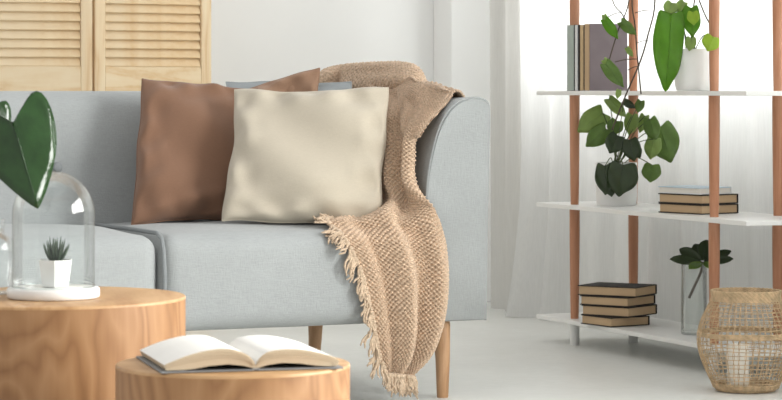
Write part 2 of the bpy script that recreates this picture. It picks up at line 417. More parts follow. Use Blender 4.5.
aprof = [(.0, .205), (.004, .45), (.010, .68), (.012, .75), (.007, .782), (-.012, .795), (-.043, .797), (-.075, .789), (-.099, .773), (-.118, .751), (-.135, .720), (-.148, .685), (-.162, .63), (-.171, .575), (-.176, .50), (-.178, .40), (-.178, .205)]
def smooth_closed(p, sub=4, keep=(0, -1)):
    pts = [Vector((a, b)) for a, b in p]; out = []
    for i in range(len(pts) - 1):
        p0 = pts[max(i - 1, 0)]; p1 = pts[i]; p2 = pts[i + 1]; p3 = pts[min(i + 2, len(pts) - 1)]
        for k in range(sub):
            t = k / sub; out.append(0.5 * ((2 * p1) + (p2 - p0) * t + (2 * p0 - 5 * p1 + 4 * p2 - p3) * t * t + (3 * p1 - p0 - 3 * p2 + p3) * t ** 3))
    out.append(pts[-1]); return out
ap = smooth_closed(aprof)
def arm(mir):
    cen = Vector((-.08, .5)); vs = []; fs = []
    ys = [(0.0, .982), (.003, .992), (.010, 1.0), (.05, 1.0)] + [(y, 1.0) for y in np.linspace(.1, .80, 10)] + [(.84, .985), (.86, .95)]
    n = len(ap)
    for y, sc in ys:
        for p in ap:
            q = cen + (p - cen) * sc if True else p
            x = q.x; z = max(q.y, .205) + .010 * max(0, (q.y - .6)) / .2 * y
            vs.append((-1.83 - x if mir else x, y - (.006 * (1 - ((x + .08) / .09) ** 2) if y == 0 else 0), z))
    for i in range(len(ys) - 1):
        for k in range(n):
            k2 = (k + 1) % n; fs.append((i * n + k, i * n + k2, (i + 1) * n + k2, (i + 1) * n + k))
    fs.append(tuple(range(n - 1, -1, -1))); fs.append(tuple((len(ys) - 1) * n + k for k in range(n)))
    if mir: fs = [tuple(reversed(q)) for q in fs]
    a = sharp(mesh_obj('arm', vs, fs, M['sofa'], sofa), 50)
    q = MB(); q.tube([((-1.83 - p.x if mir else p.x), .004, p.y) for p in ap], .0032, 6); q.build('seam', M['sofa'], a)
arm(False); arm(True)
for lx, ly in ((-.105, .06), (-.165, .76), (-1.73, .06), (-1.66, .76)):
    sx = 1 if lx > -.9 else -1; sy = -1 if ly < .4 else 1
    q = MB(); q.tube([(lx, ly, .207), (lx + sx * .0, ly + sy * .004, .19), (lx + sx * .001, ly + sy * .01, .1), (lx + sx * -.002, ly + sy * .016, .004), (lx - sx * .002, ly + sy * .016, 0)], [.024, .024, .0195, .0155, .0145], 20)
    sharp(q.build('leg', M['leg'], sofa), 50)

# ------------------------------------------------------------------ pillows
def pillow(name, label, corners, thick, mat, seed, pinch=.030, group='scatter cushions on the sofa', wr=.012):
    """corners BL, BR, TR, TL in sofa-local space"""
    BL, BR, TR, TL = [SM @ Vector(c) for c in corners]
    cen = (BL + BR + TR + TL) / 4; n = ((BR - BL + TR - TL).cross(TL - BL + TR - BR)).normalized()
    if n.dot(CAMP - cen) < 0: n = -n
    base = Vector((cen.x, cen.y, min(BL.z, BR.z)))
    N = 48; r = random.Random(seed); ph = [r.uniform(0, 6.28) for _ in range(8)]
    vs = []; fs = []
    g = [math.sin((i / N * 2 - 1) * math.pi / 2) for i in range(N + 1)]
    for side in (1, -1):
        for b in g:
            for a in g:
                cr_ = 1 - .010 * (a * a * b * b) ** 3; a_, b_ = a * cr_, b * cr_
                aa = a_ * (1 - pinch * (1 - b * b) * 1.6); bb = b_ * (1 - pinch * (1 - a * a) * 1.6)
                aa += .016 * (math.sin(4.2 * b + ph[5]) + .5 * math.sin(9 * b + ph[6])) * a * a; bb += .016 * (math.sin(4.5 * a + ph[7]) + .5 * math.sin(8 * a + ph[0])) * b * b
                p = BL * ((1 - aa) * (1 - bb) / 4) + BR * ((1 + aa) * (1 - bb) / 4) + TR * ((1 + aa) * (1 + bb) / 4) + TL * ((1 - aa) * (1 + bb) / 4)
                e = (1 - a * a) * (1 - b * b); h = thick * (e ** .42) * (1 - .12 * b)
                rim = max(0, 1 - min(1 - abs(a), 1 - abs(b)) / .45) * min(1, e * 8)
                h += wr * rim * (math.sin(a * 13 + ph[0] + b * 3) * math.sin(b * 5 + ph[1]) + .7 * math.sin(b * 15 + ph[2] - a * 4))
                h += wr * min(1, e * 3) * .9 * (math.sin(a * 4 + b * 5 + ph[3]) + .6 * math.sin(7 * a * b + ph[4] + 3 * b))
                vs.append(p + n * (h * side) - base)
    w = N + 1
    for s in (0, 1):
        o = s * w * w
        for j in range(N):
            for i in range(N):
                q = (o + j * w + i, o + j * w + i + 1, o + (j + 1) * w + i + 1, o + (j + 1) * w + i); fs.append(q if s == 0 else q[::-1])
    t = thing(name, label, 'pillow', base, 0, group)
    c = mesh_obj('pillow_cover', vs, fs, mat, t)
    bm = bmesh.new(); bm.from_mesh(c.data); bmesh.ops.remove_doubles(bm, verts=bm.verts, dist=1e-5); bmesh.ops.recalc_face_normals(bm, faces=bm.faces); bm.to_mesh(c.data); bm.free()
    rim = [vs[i] for i in range(w)] + [vs[j * w + N] for j in range(1, w)] + [vs[N * w + i] for i in range(N - 1, -1, -1)] + [vs[j * w] for j in range(N - 1, 0, -1)]
    q = MB(); q.tube(rim, .0022, 6, closed=True); q.build('edge_seam', mat, c)
    return t
pillow('pillow', 'grey-blue pillow barely showing behind the beige pillow', [s_y(230, 208, .55), s_y(345, 206, .47), s_y(352, 82, .49), s_y(226, 81, .63)], .020, M['greyblue'], 5, .02)
pillow('pillow', 'light brown pillow whose corner peeks above the beige pillow', [s_y(222, 208, .48), s_y(318, 212, .39), s_y(319, 66, .46), s_y(226, 92, .58)], .034, M['tan'], 9, .03)
pillow('pillow', 'chocolate brown pillow leaning left of the beige pillow', [s_y(130, 224, .38), s_y(262, 222, .37), s_y(262, 88, .52), s_y(141, 77, .57)], .075, M['brown'], 2)
pillow('pillow', 'front square beige pillow beside the knitted throw', [s_y(221, 222, .22), s_y(383, 228, .07), s_y(390, 87, .15), s_y(235, 90, .38)], .070, M['beige'], 3)

# ------------------------------------------------------------------ knitted throw
def cr(P, t):
    """Catmull-Rom through array P (n,...) at float t array"""
    n = len(P); i = np.clip(np.floor(t).astype(int), 0, n - 2); u = (t - i)
    p0 = P[np.clip(i - 1, 0, n - 1)]; p1 = P[i]; p2 = P[i + 1]; p3 = P[np.clip(i + 2, 0, n - 1)]
    u = u.reshape((-1,) + (1,) * (P.ndim - 1))
    return 0.5 * (2 * p1 + (p2 - p0) * u + (2 * p0 - 5 * p1 + 4 * p2 - p3) * u * u + (3 * p1 - p0 - 3 * p2 + p3) * u ** 3)
def knit_patch(ctrl, stitch=.0130, per=7, A=.013, flip=False, wq=.5):
    """ctrl rows x cols x 3 -> fine knitted surface; returns verts, faces, grid"""
    P = np.array(ctrl, float); nr, nc = P.shape[:2]
    seg = np.linalg.norm(np.diff(P[:, nc // 2], axis=0), axis=1); s = np.concatenate([[0], np.cumsum(seg)]); Ltot = s[-1]
    wid = np.quantile(np.sum(np.linalg.norm(np.diff(P, axis=1), axis=2), axis=1), wq)
    nL = max(4, round(Ltot / stitch)); nW = max(4, round(wid / stitch))
    tl = np.interp(np.linspace(0, Ltot, nL * per + 1), s, np.arange(nr)); G = cr(P, tl)
    tw = np.linspace(0, nc - 1, nW * per + 1); G = np.swapaxes(cr(np.swapaxes(G, 0, 1), tw), 0, 1)
    du = np.gradient(G, axis=0); dv = np.gradient(G, axis=1); N = np.cross(du, dv); N /= np.linalg.norm(N, axis=2, keepdims=True) + 1e-12
    a = np.arange(nL * per + 1) / per; b = np.arange(nW * per + 1) / per
    Aa, Bb = np.meshgrid(a, b, indexing='ij')
    Aa = Aa + .12 * np.sin(Bb * .9) + .08 * np.sin(Bb * 2.3 + Aa * .3); Bb = Bb + .10 * np.sin(Aa * 1.1)
    h = .5 + .5 * np.cos(2 * np.pi * Aa) * np.cos(2 * np.pi * Bb * .85); h = h ** .45
    h = h * (0.9 + .2 * rng.random(h.shape))
    fade = np.clip(np.minimum(b, b[-1] - b) / 2.0, .25, 1.0)[None, :]
    G = G + N * (A * (h - .6) * fade)[..., None]
    H, Wd = G.shape[:2]; idx = np.arange(H * Wd).reshape(H, Wd)
    F = np.stack([idx[:-1, :-1], idx[:-1, 1:], idx[1:, 1:], idx[1:, :-1]], -1).reshape(-1, 4)
    if flip: F = F[:, ::-1]
    return G.reshape(-1, 3), F.tolist(), G
def row(pl, pr, folds, out, amp, nc=9):
    pl, pr = np.array(pl), np.array(pr); out = np.array(out, float); out /= np.linalg.norm(out)
    return [pl + (pr - pl) * (k / (nc - 1)) + out * amp * folds[k] for k in range(nc)]
F0 = [0, .6, 1.3, .2, .0, .9, 1.3, .3, 0]
F1 = [0, .6, .1, .2, 1.3, .4, -.2, .9, 0]
F2 = [0, .3, .0, .6, 1.2, .1, .2, .9, 0]
F3 = [0, .2, .0, .7, 1.0, -.1, .3, .7, 0]
Y = s_y; Zp = s_z
IN = (-1, -.5, .15)
rows = [
    row((.040, .80, .55), (.040, .20, .60), F0, (1, 0, 0), .01),
    row((.036, .80, .72), (.036, .16, .74), F0, (1, 0, 0), .01),
    row((.026, .80, .815), Y(462, 92, .06), F0, (.5, 0, 1), .012),
    row(Y(343, 86, .80), Y(450, 93, .06), F0, (0, 0, 1), .014),
    row(Y(354, 92, .66), Y(439, 107, .04), F0, (-.5, -.3, 1), .016),
    row(Y(366, 106, .46), Y(427, 121, .02), F1, IN, .020),
    row(Y(374, 128, .34), Y(417, 136, .02), F1, IN, .026),
    row(Y(375, 156, .28), Y(415, 158, .02), F1, IN, .030),
    row(Y(373, 184, .25), Y(416, 181, .01), F1, IN, .032),
    row(Y(362, 206, .23), Y(425, 197, -.015), F1, (-.6, -1, .5), .032),
    row(Zp(346, 217.5, .478), Y(434, 209, -.024), F2, (-.2, -.8, 1), .030),
    row(Zp(328, 220.5, .476), Y(440, 221, -.026), F2, (0, -.8, 1), .026),
    row(Y(333, 227, .035), Y(444, 234, -.024), F2, (0, -1, .6), .026),
    row(Y(346, 240, -.020), Y(447, 248, -.022), F2, (0, -1, .2), .028),
    row(Y(360, 268, -.022), Y(449, 276, -.022), F2, (0, -1, 0), .034),
    row(Y(369, 302, -.022), Y(447, 308, -.022), F3, (0, -1, 0), .036),
    row(Y(375, 333, -.020), Y(441, 335, -.020), F3, (0, -1, 0), .032),
    row(Y(380, 357, -.016), Y(431, 357, -.016), F3, (0, -1, 0), .024),
    row(Y(385, 373, -.012), Y(413, 376, -.012), F3, (0, -1, 0), .010),
]
v1, f1, G1 = knit_patch(rows, flip=True, wq=.45)
# second layer, turned back over the arm towards its front
flap = [
    row(Y(392, 78, .50), Y(444, 91, .09), [0, .3, .8, .9, .5, .2, .4, .3, 0], (0, -.3, 1), .012),
    row(Y(396, 86, .42), Y(451, 95, .05), [0, .4, .9, .7, .3, .5, .4, .2, 0], (-.3, -.6, 1), .016),
    row(Y(398, 98, .30), Y(440, 109, .025), [0, .4, .8, .5, .3, .6, .5, .3, 0], IN, .018),
    row(Y(400, 116, .16), Y(428, 122, .005), [0, .4, .7, .5, .5, .6, .5, .3, 0], IN, .016),
    row(Y(402, 134, .10), Y(419, 136, .005), [0, .4, .6, .6, .6, .6, .5, .3, 0], IN, .010),
]
v2, f2, G2 = knit_patch(flap, flip=True)
# bunched roll lying along the top of the arm and the corner of the back
roll = []
RP = ((312, 85, .80, .004), (326, 83, .80, .028), (340, 82, .80, .034), (356, 82, .74, .038), (372, 81, .64, .040), (388, 81, .55, .042), (402, 82, .47, .042), (414, 84, .40, .036), (421, 91, .35, .010))
for k in range(13):
    w = -k / 12 * math.pi * 1.75 + 3.9
    r_ = []
    for j, (px, py, ly, rr) in enumerate(RP):
        c = Y(px, py - 1.5 * math.sin(j * .9), ly); q_ = rr * (1 + .10 * math.sin(k * 1.9 + j * .8) + (.12 if k in (5, 6) else 0))
        tx, ty = (0, 1) if j < 3 else (-.9, -.43)
        if j < 3: tx, ty = -.3, -.95
        r_.append((c.x + tx * q_ * 1.2 * math.cos(w), c.y + ty * q_ * 1.2 * math.cos(w), c.z + q_ * math.sin(w)))
    roll.append(r_)
v3, f3, G3 = knit_patch(roll, flip=False)
base = Vector(SM @ Vector(G1[-1, G1.shape[1] // 2])); base.z = float((SM @ Vector(G1[-1, 0])).z) - .05
base = Vector((base.x, base.y, 0.0))
def w_verts(vs):
    R = np.array(SM); return (vs @ R[:3, :3].T + R[:3, 3]) - np.array(base)
thr = thing('throw_blanket', 'chunky knitted tan throw with fringe draped over sofa back and seat', 'blanket', base)
V = np.concatenate([w_verts(v1), w_verts(v2), w_verts(v3)]); n1, n2 = len(v1), len(v2)
Fc = f1 + [[i + n1 for i in q] for q in f2] + [[i + n1 + n2 for i in q] for q in f3]
body = mesh_obj('knitted_body', V.tolist(), Fc, M['knit'], thr)
md = body.modifiers.new('thickness', 'SOLIDIFY'); md.thickness = .006; md.offset = -1
# fringe: one tassel every ~14 mm along the left edge and the bottom hem
edge = [Vector(p) for p in G1[:, 0]]
H = len(edge); start = int(H * .575)
path = edge[start:] + [Vector(p) for p in G1[-1, 1:]]
acc = 0; last = path[0]; spots = [(path[0], 0)]
for i, p in enumerate(path[1:]):
    acc += (p - last).length; last = p
    if acc > .0110: spots.append((p, (i + 1) / len(path))); acc = 0
for k, (p, u) in enumerate(spots):
    q = MB(); r = random.Random(100 + k)
    if p.z > .462: d = Vector((-.9, -.25 + r.uniform(-.2, .2), 0)); onseat = True; ln = .042
    elif p.z > .42: d = Vector((-.75, -.35, -.45 + r.uniform(-.2, .1))); onseat = False; ln = .045
    else: d = Vector((-.30 + r.uniform(-.3, .3), -.10, -1)); onseat = False; ln = r.uniform(.04, .068)
    if p.z < .12: d = Vector((r.uniform(-.2, .2), -.1, -1)); ln = min(.05, p.z - .012)
    d.normalize()
    p0 = p + Vector((0, -.004, .003))
    for s in range(3):
        off = Vector((r.uniform(-1, 1), r.uniform(-.6, .2), r.uniform(-1, 1))) * .010
        pts = []; rad = []
        for j in range(7):
            t = j / 6; c = p0 + d * ln * t * (1 if s else .85) + off * t + Vector((math.sin(t * 7 + k + s), 0, math.cos(t * 6 + k * 2 + s))) * .0055 * t
            if onseat: c.z = max(c.z, .4735)
            elif c.y > -.010 and c.z < .46: c.y = min(c.y, -.014) if c.z < .43 else c.y - .008
            c.z = max(c.z, .004)
            pts.append(SM @ c - base); rad.append((.0034, .0044, .0031, .0030, .0030, .0028, .0019)[j])
        q.tube(pts, rad, 6)
    kp = SM @ p0 - base; kd = (SM.to_3x3() @ d)
    q.tube([kp, kp + kd * .004, kp + kd * .009, kp + kd * .013], [.003, .0072, .0068, .003], 8)
    q.build('tassel', M['fringe'], thr)

# ------------------------------------------------------------------ round tables
def drum(name, label, X, Yd, r, h, seed):
    c = c2w(X, Yd, 0); t = thing(name, label, 'table', c, seed * 1.3, 'round drum coffee tables')
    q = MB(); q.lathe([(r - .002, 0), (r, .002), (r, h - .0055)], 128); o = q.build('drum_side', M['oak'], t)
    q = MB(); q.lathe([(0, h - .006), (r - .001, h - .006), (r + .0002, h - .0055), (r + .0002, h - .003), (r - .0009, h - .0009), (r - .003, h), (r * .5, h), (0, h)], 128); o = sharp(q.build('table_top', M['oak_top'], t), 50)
    return t
drum('drum_table', 'larger round oak drum table carrying the glass cloche', -.640, 4.883, .2535, .43, 1)
drum('drum_table', 'smaller round oak drum table carrying the open book', -.2644, 4.35, .1957, .36, 2.2)

# ------------------------------------------------------------------ open book
OB = c2w(-.220, 4.222, .3605)
ob = thing('open_book', 'open book with white pages lying on the smaller drum table', 'book', OB, math.radians(14.5) - TH)
def page_half(sgn, Wp, crest, L=.25):
    top = [(0, .009), (.006, .020), (.020, .030), (.045, crest), (.075, crest * .97), (.105, crest * .80), (.130, crest * .58), (Wp, crest * .36)]
    bot = [(Wp - .004, .0045), (.12, .0045), (.10, .006), (.075, .010), (.045, .012), (.02, .009), (.006, .005), (0, .0045)]
    pr = [Vector((a, b)) for a, b in top]; prs = smooth_closed([(a, b) for a, b in top], 4)
    prof = [(p.x, p.y) for p in prs] + bot
    n = len(prof); vs = []; fs = []
    for yy in (0, .08, .17, L):
        for a, b in prof: vs.append((sgn * a, yy, b))
    for i in range(3):
        for k in range(n):
            k2 = (k + 1) % n; fs.append((i * n + k, i * n + k2, (i + 1) * n + k2, (i + 1) * n + k))
    fs.append(tuple(range(n))); fs.append(tuple(3 * n + k for k in range(n - 1, -1, -1)))
    if sgn < 0: fs = [tuple(reversed(x)) for x in fs]
    o = sharp(mesh_obj('page_block', vs, fs, M['paper'], ob), 35); o.data.materials.append(M['page_edge'])
    for p in o.data.polygons:
        if abs(p.normal.y) > .7 or p.normal.z < -.3: p.material_index = 1
    return o, prs
pl_, prs = page_half(-1, .150, .037); pr_, prs2 = page_half(1, .140, .034)
# lifted leaf edges so that single pages show along the front
for sgn, prf, par in ((-1, prs, pl_), (1, prs2, pr_)):
    q = MB()
    for m in range(3):
        pts = [(sgn * p.x * (1 - .02 * m), -.0012 - .0004 * m, p.y * (1 - .12 * (m + 1))) for p in prf[2:]]
        q.tube(pts, .0006, 4)
    q.build('page_edge', M['page_edge'], par)
bm = rbox(-.156, -.004, -.005, .256, .0, .003, .001, 1); bm_obj('cover_board', bm, M['cov_grey'], ob, False)
bm = rbox(.004, .146, -.005, .256, .0, .003, .001, 1); bm_obj('cover_board', bm, M['cov_grey'], ob, False)
bm = rbox(-.006, .006, -.004, .255, .0008, .0045, .0008, 1); bm_obj('spine', bm, M['cov_grey'], ob, False)

# ------------------------------------------------------------------ books
def book(label, loc, rz, w, d, h, cov, pages, group, upright=False, spine='-y', cap=None, tilt=0):
    """lying book: w along local x, d along y, thickness h; spine on the far side. upright book: thickness along x."""
    t = thing('book', label, 'book', loc, rz, group)
    ct = .003
    if not upright:
        bm_obj('cover_board', rbox(-w / 2, w / 2, -d / 2, d / 2, 0, ct, .001, 1), cov, t, False)
        bm_obj('cover_board', rbox(-w / 2, w / 2, -d / 2, d / 2, h - ct, h, .001, 1), cap or cov, t, False)
        if spine == '+x': bm_obj('spine', rbox(w / 2 - .0005, w / 2 + .003, -d / 2, d / 2, .0005, h - .0005, .001, 1), cov, t, False); x0, x1, y0, y1 = -w / 2 + .004, w / 2 - .001, -d / 2 + .004, d / 2 - .004
        else: bm_obj('spine', rbox(-w / 2, w / 2, d / 2 - .0005, d / 2 + .003, .0005, h - .0005, .001, 1), cov, t, False); x0, x1, y0, y1 = -w / 2 + .004, w / 2 - .004, -d / 2 + .004, d / 2 - .001
        bm_obj('page_block', rbox(x0, x1, y0, y1, ct, h - ct, 0), pages, t, False)
    return t
# shelf frame first (positions of its posts in plan, camera space)
FL = Vector((.589, 8.34)); u2 = Vector((CT, ST)); v2_ = Vector((-ST, CT))
def plan(du, dv): p = FL + u2 * du + v2_ * dv; return c2w(p.x, p.y, 0)
DEP, LEN = .212, .90
O = plan(0, 0)                        # world position of the far front post; world x is across the shelf, y along it
SX, SY = O.x, O.y
ZB, ZM, ZT, ZU, TH_ = .085, .451, .815, 1.18, .0135   # upper faces of the boards, board thickness
shelf = thing('shelving_unit', 'open shelving unit with white boards and round wooden posts', 'shelf', (SX + DEP / 2, SY - LEN / 2, 0))
ox, oy = SX + DEP / 2, SY - LEN / 2
for z in (ZB, ZM, ZT, ZU):
    bm_obj('shelf_board', rbox(-DEP / 2 - .04, DEP / 2 + .04, -LEN / 2 - .25, LEN / 2 + .20, z - TH_, z, .0015, 2), M['white'], shelf, False)
for dx in (-DEP / 2, DEP / 2):
    for dy in (LEN / 2, -LEN / 2):
        for z0, z1 in ((ZB, ZM - TH_), (ZM, ZT - TH_), (ZT, ZU - TH_)):
            q = MB(); q.tube([(dx, dy, z0), (dx, dy, z0 + .06), (dx, dy, z1 - .1), (dx, dy, z1)], [.0128, .0142, .0162, .0165], 24); sharp(q.build('post', M['post'], shelf), 50)
        q = MB(); q.tube([(dx, dy, 0), (dx, dy, .002), (dx, dy, ZB - TH_)], [.0145, .0155, .0155], 24); sharp(q.build('foot', M['white'], shelf), 50)

# upright books on the top board; they stand along the shelf, nearest one shows its mauve cover
yb = SY - .018; xb = SX - .036
ups = [(.056, 'cov_green', 'pages_w', 'thick pale green upright book at the far end of the row', .210),
       (.020, 'cov_white', 'pages_w', 'thin white upright book next to the pale green one', .209),
       (.010, 'cov_black', 'pages_w', 'very thin black upright book between white and tan ones', .209),
       (.034, 'cov_tan', 'pages', 'tan upright book beside the thin black one', .209),
       (.036, 'cov_mauve', 'pages', 'upright book with mauve-grey cover, nearest of the row', .211)]
for (th, cv, pg, lab, hh) in ups:
    y1, y0 = yb, yb - th; yb = y0 - .0012
    t = thing('book', lab, 'book', (xb + .065, (y0 + y1) / 2, ZT + .0005), 0, 'upright books on the top board')
    h2 = th / 2; ct = .0065 if cv in ('cov_tan', 'cov_green') else min(.003, th * .2); dk = M['cov_black'] if cv in ('cov_tan', 'cov_green') else M[cv]
    w2 = .068
    bm_obj('cover_board', rbox(-w2 + .003, w2, h2 - ct, h2, 0, hh, .0008, 1), dk, t, False)
    bm_obj('cover_board', rbox(-w2 + .003, w2, -h2, -h2 + ct, 0, hh, .0008, 1), dk, t, False)
    bm_obj('page_block', rbox(-w2 + .006, w2 - .004, -h2 + ct, h2 - ct, .003, hh - .004, 0), M[pg], t, False)
    bm_obj('spine', rbox(-w2 + .001, -w2 + .0045, -h2 + ct, h2 - ct, .001, hh - .001, .0008, 1), M['pages'] if cv == 'cov_mauve' else M[cv], t, False)
# lying stacks: each book is set by its nearest upright edge, L along the left face, W along the right one
def stack(z0, Yc, specs, group):
    z = z0
    for (px, al, L, W, h, cov, pages, lab, cap) in specs:
        al = math.radians(al); cx = (px - CX) / FPX * Yc; e1 = Vector((math.cos(al), -math.sin(al))); e2 = Vector((math.sin(al), math.cos(al)))
        c = Vector((cx, Yc)) - e1 * (L / 2) + e2 * (W / 2); p = c2w(c.x, c.y, 0)
        book(lab, (p.x, p.y, z + .0005), -al - TH, L, W, h, M[cov], M[pages], group, cap=M[cap] if cap else None); z += h + .0008
stack(ZM, 7.64, [(702, 52, .185, .150, .0285, 'cov_dark', 'pages', 'tan-edged dark book at the bottom of the middle stack', None),
                 (702.5, 51, .185, .150, .0285, 'cov_dark', 'pages', 'tan-edged dark book in the middle of the three-book stack', None),
                 (700, 52, .178, .130, .0205, 'cov_white', 'pages_w', 'white-edged book with pale blue cover topping the middle stack', 'cov_blue')], 'stack of three books on the middle board')
stack(ZB, 8.02, [(611, 57, .155, .150, .0295, 'cov_dark', 'pages', 'lowest tan-edged book of the bottom-board stack, turned askew', None),
                 (629, 37, .175, .165, .031, 'cov_dark', 'pages', 'second book from below in the bottom-board stack', None),
                 (628, 36, .175, .165, .0295, 'cov_dark', 'pages', 'third book from below in the bottom-board stack', None),
                 (636, 30, .20, .155, .031, 'cov_dark', 'pages', 'topmost book of the bottom-board stack with dark cover', None)], 'stack of four books on the bottom board')

# ------------------------------------------------------------------ plants
hv = []
for k in range(40):
    t = 2 * math.pi * k / 40
    q_ = min(t, 2 * math.pi - t)
    hv.append((math.sin(t) * (1 + .20 * math.cos(t)) / 1.03, ((1 - math.cos(t)) / 2 - .26 * math.exp(-((q_ - .62) / .34) ** 2) + .13 * math.exp(-((t - math.pi) / .30) ** 2)) / 1.13))
hv2 = []                              # deeper-lobed outline of the glossy cutting
for k in range(40):
    t = 2 * math.pi * k / 40
    hv2.append((math.copysign(abs(math.sin(t)) ** 1.55, math.sin(t)) * (1 + .12 * math.cos(t)), (5 - (13 * math.cos(t) - 5 * math.cos(2 * t) - 2 * math.cos(3 * t) - math.cos(4 * t))) / 22))
def heart_leaf(base, tip, width, mat, parent, org, tilt=(0, 0), fold=.25, droop=.15, lobe=1.0, seed=0, fat=1.0, outline=None):
    """heart-shaped leaf blade; base = petiole point, tip, both world; width in metres; faces the camera, turned by tilt"""
    base, tip = Vector(base), Vector(tip); l = tip - base; L = l.length; l.normalize()
    n = (CAMP - base).normalized(); n = (n - l * n.dot(l)).normalized(); s = l.cross(n).normalized()
    n = (n + s * tilt[0] + l * tilt[1]).normalized(); s = l.cross(n).normalized(); n = s.cross(l).normalized()
    r = random.Random(seed); p1 = r.uniform(0, 6)
    vs = [base - Vector(org)]; fs = []; NR = 6; K = 40
    for i in range(1, NR + 1):
        rho = i / NR
        for (hx, hy) in (outline or hv):
            x = math.copysign(abs(hx) ** fat, hx) * rho; y = hy * rho
            if y < 0: y *= lobe
            z = -fold * abs(x) ** 1.3 * width * .5 - droop * L * (y * abs(y)) + .03 * L * math.sin(x * 4 + y * 7 + p1) * rho + .012 * L * math.cos(9 * y) * abs(x)
            vs.append(base + s * (x * width * .5) + l * (y * L) + n * z - Vector(org))
    for k in range(K): fs.append((0, 1 + k, 1 + (k + 1) % K))
    for i in range(NR - 1):
        for k in range(K):
            a = 1 + i * K; fs.append((a + k, a + K + k, a + K + (k + 1) % K, a + (k + 1) % K))
    o = mesh_obj('leaf', vs, fs, mat, parent)
    md = o.modifiers.new('thickness', 'SOLIDIFY'); md.thickness = .0006; md.offset = 0
    # raised midrib as a sub-part
    q = MB(); pts = []; 
    for j in range(7):
        y = j / 6 * .93; pts.append(base + l * (y * L) + n * (-droop * L * y * y + .03 * L * math.sin(y * 7 + p1) * y + .0006) - Vector(org))
    q.tube(pts, [.0014 * (1 - .7 * j / 6) * (L / .08) ** .5 for j in range(7)], 5); q.build('midrib', mat, o)
    return o
def stem(pts, rad, parent, org, mat, name='stem'):
    q = MB(); P = np.array([list(Vector(p) - Vector(org)) for p in pts]); n = len(P)
    T = np.linspace(0, n - 1, (n - 1) * 5 + 1); C = cr(P, T) if n > 2 else np.array([P[0] + (P[1] - P[0]) * t for t in np.linspace(0, 1, 6)])
    q.tube([Vector(c) for c in C], rad, 6); return q.build(name, mat, parent)
def pot_at(parent, prof, soilr, soilz, n=48, nm='pot'):
    q = MB(); q.lathe(prof, n); o = sharp(q.build(nm, M['pot'], parent), 50)
    q = MB(); q.lathe([(0, soilz + .004), (soilr * .5, soilz + .003), (soilr, soilz)], 32); q.build('soil', M['soil'], parent); return o

# bushy plant on the middle board
YP = 8.27
pc = on_z(616.5, 205.5, ZM); ymid = (pc - CAMP).to_2d().dot(Vector((ST, CT)))
pl = thing('potted_plant', 'bushy heart-leaved plant in a white pot on the middle board', 'plant', (pc.x, pc.y, ZM))
rp = 20.5 * ymid / FPX
pot_at(pl, [(0, .0005), (rp * .94, .0005), (rp * .97, .004), (rp, .03), (rp, .134), (rp * .985, .137), (rp * .93, .137), (rp * .91, .134), (rp * .91, .115)], rp * .915, .118)
root = Vector((pc.x, pc.y, ZM + .118))
def mk(parent, org, rootp, Y0, data, srad=.0016):
    for i, (bx, by, tx, ty, w, m, dy, tl) in enumerate(data):
        big = abs(ty - by) > 60
        Yb = Y0 + dy; b = at(bx, by, Yb); t = at(tx, ty, Yb + tl)
        heart_leaf(b, t, w * Yb / FPX, M[m], parent, org, (random.uniform(-.25, .25), random.uniform(-.15, .15)), .22, .12, .3 if big else .8, i, .8 if big else 1.0)
        if rootp is not None:
            mid = (b + rootp) / 2 + Vector((0, 0, .03)); stem([rootp + Vector((random.uniform(-.015, .015), random.uniform(-.015, .015), 0)), mid, b], srad, parent, org, M['stem_g'])
data = [  # shade on front leaves and backlit paleness painted in as leaf colours
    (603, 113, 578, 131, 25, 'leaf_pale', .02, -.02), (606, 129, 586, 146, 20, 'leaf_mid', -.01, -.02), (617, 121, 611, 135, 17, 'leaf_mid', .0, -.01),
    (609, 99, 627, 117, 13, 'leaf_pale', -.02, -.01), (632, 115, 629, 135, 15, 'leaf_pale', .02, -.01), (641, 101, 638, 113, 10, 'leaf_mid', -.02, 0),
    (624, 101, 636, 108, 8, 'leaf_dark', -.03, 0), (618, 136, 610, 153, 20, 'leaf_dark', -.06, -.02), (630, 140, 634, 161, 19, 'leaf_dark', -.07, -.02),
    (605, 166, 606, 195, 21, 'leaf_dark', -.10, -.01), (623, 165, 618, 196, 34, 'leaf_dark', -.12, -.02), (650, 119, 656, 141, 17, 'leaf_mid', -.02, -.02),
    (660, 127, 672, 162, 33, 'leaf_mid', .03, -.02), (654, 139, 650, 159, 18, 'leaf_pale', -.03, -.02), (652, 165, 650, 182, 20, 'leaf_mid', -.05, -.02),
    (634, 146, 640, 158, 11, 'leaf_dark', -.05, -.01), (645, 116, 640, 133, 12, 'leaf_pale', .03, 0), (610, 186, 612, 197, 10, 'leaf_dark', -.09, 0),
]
mk(pl, pl.location, root, ymid, data)

# pot with large drooping leaves on the top board
YT = 7.62
tc = at(693, 91, YT); tc.z = ZT
pt = thing('potted_plant', 'white pot with one large drooping leaf on the top board', 'plant', tc)
rp = 19.0 * YT / FPX
pot_at(pt, [(0, .0005), (rp * .80, .0005), (rp * .88, .004), (rp * .95, .02), (rp, .05), (rp, .120), (rp * .985, .123), (rp * .93, .123), (rp * .91, .12), (rp * .91, .10)], rp * .915, .104)
root = Vector((tc.x, tc.y, ZT + .104))
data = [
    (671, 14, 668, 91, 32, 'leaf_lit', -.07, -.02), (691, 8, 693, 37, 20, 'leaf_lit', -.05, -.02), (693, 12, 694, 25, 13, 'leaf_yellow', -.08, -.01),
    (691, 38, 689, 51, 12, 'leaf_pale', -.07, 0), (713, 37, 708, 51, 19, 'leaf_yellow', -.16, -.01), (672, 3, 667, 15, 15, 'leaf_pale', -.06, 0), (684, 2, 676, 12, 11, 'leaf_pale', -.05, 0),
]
mk(pt, pt.location, root, YT, data)
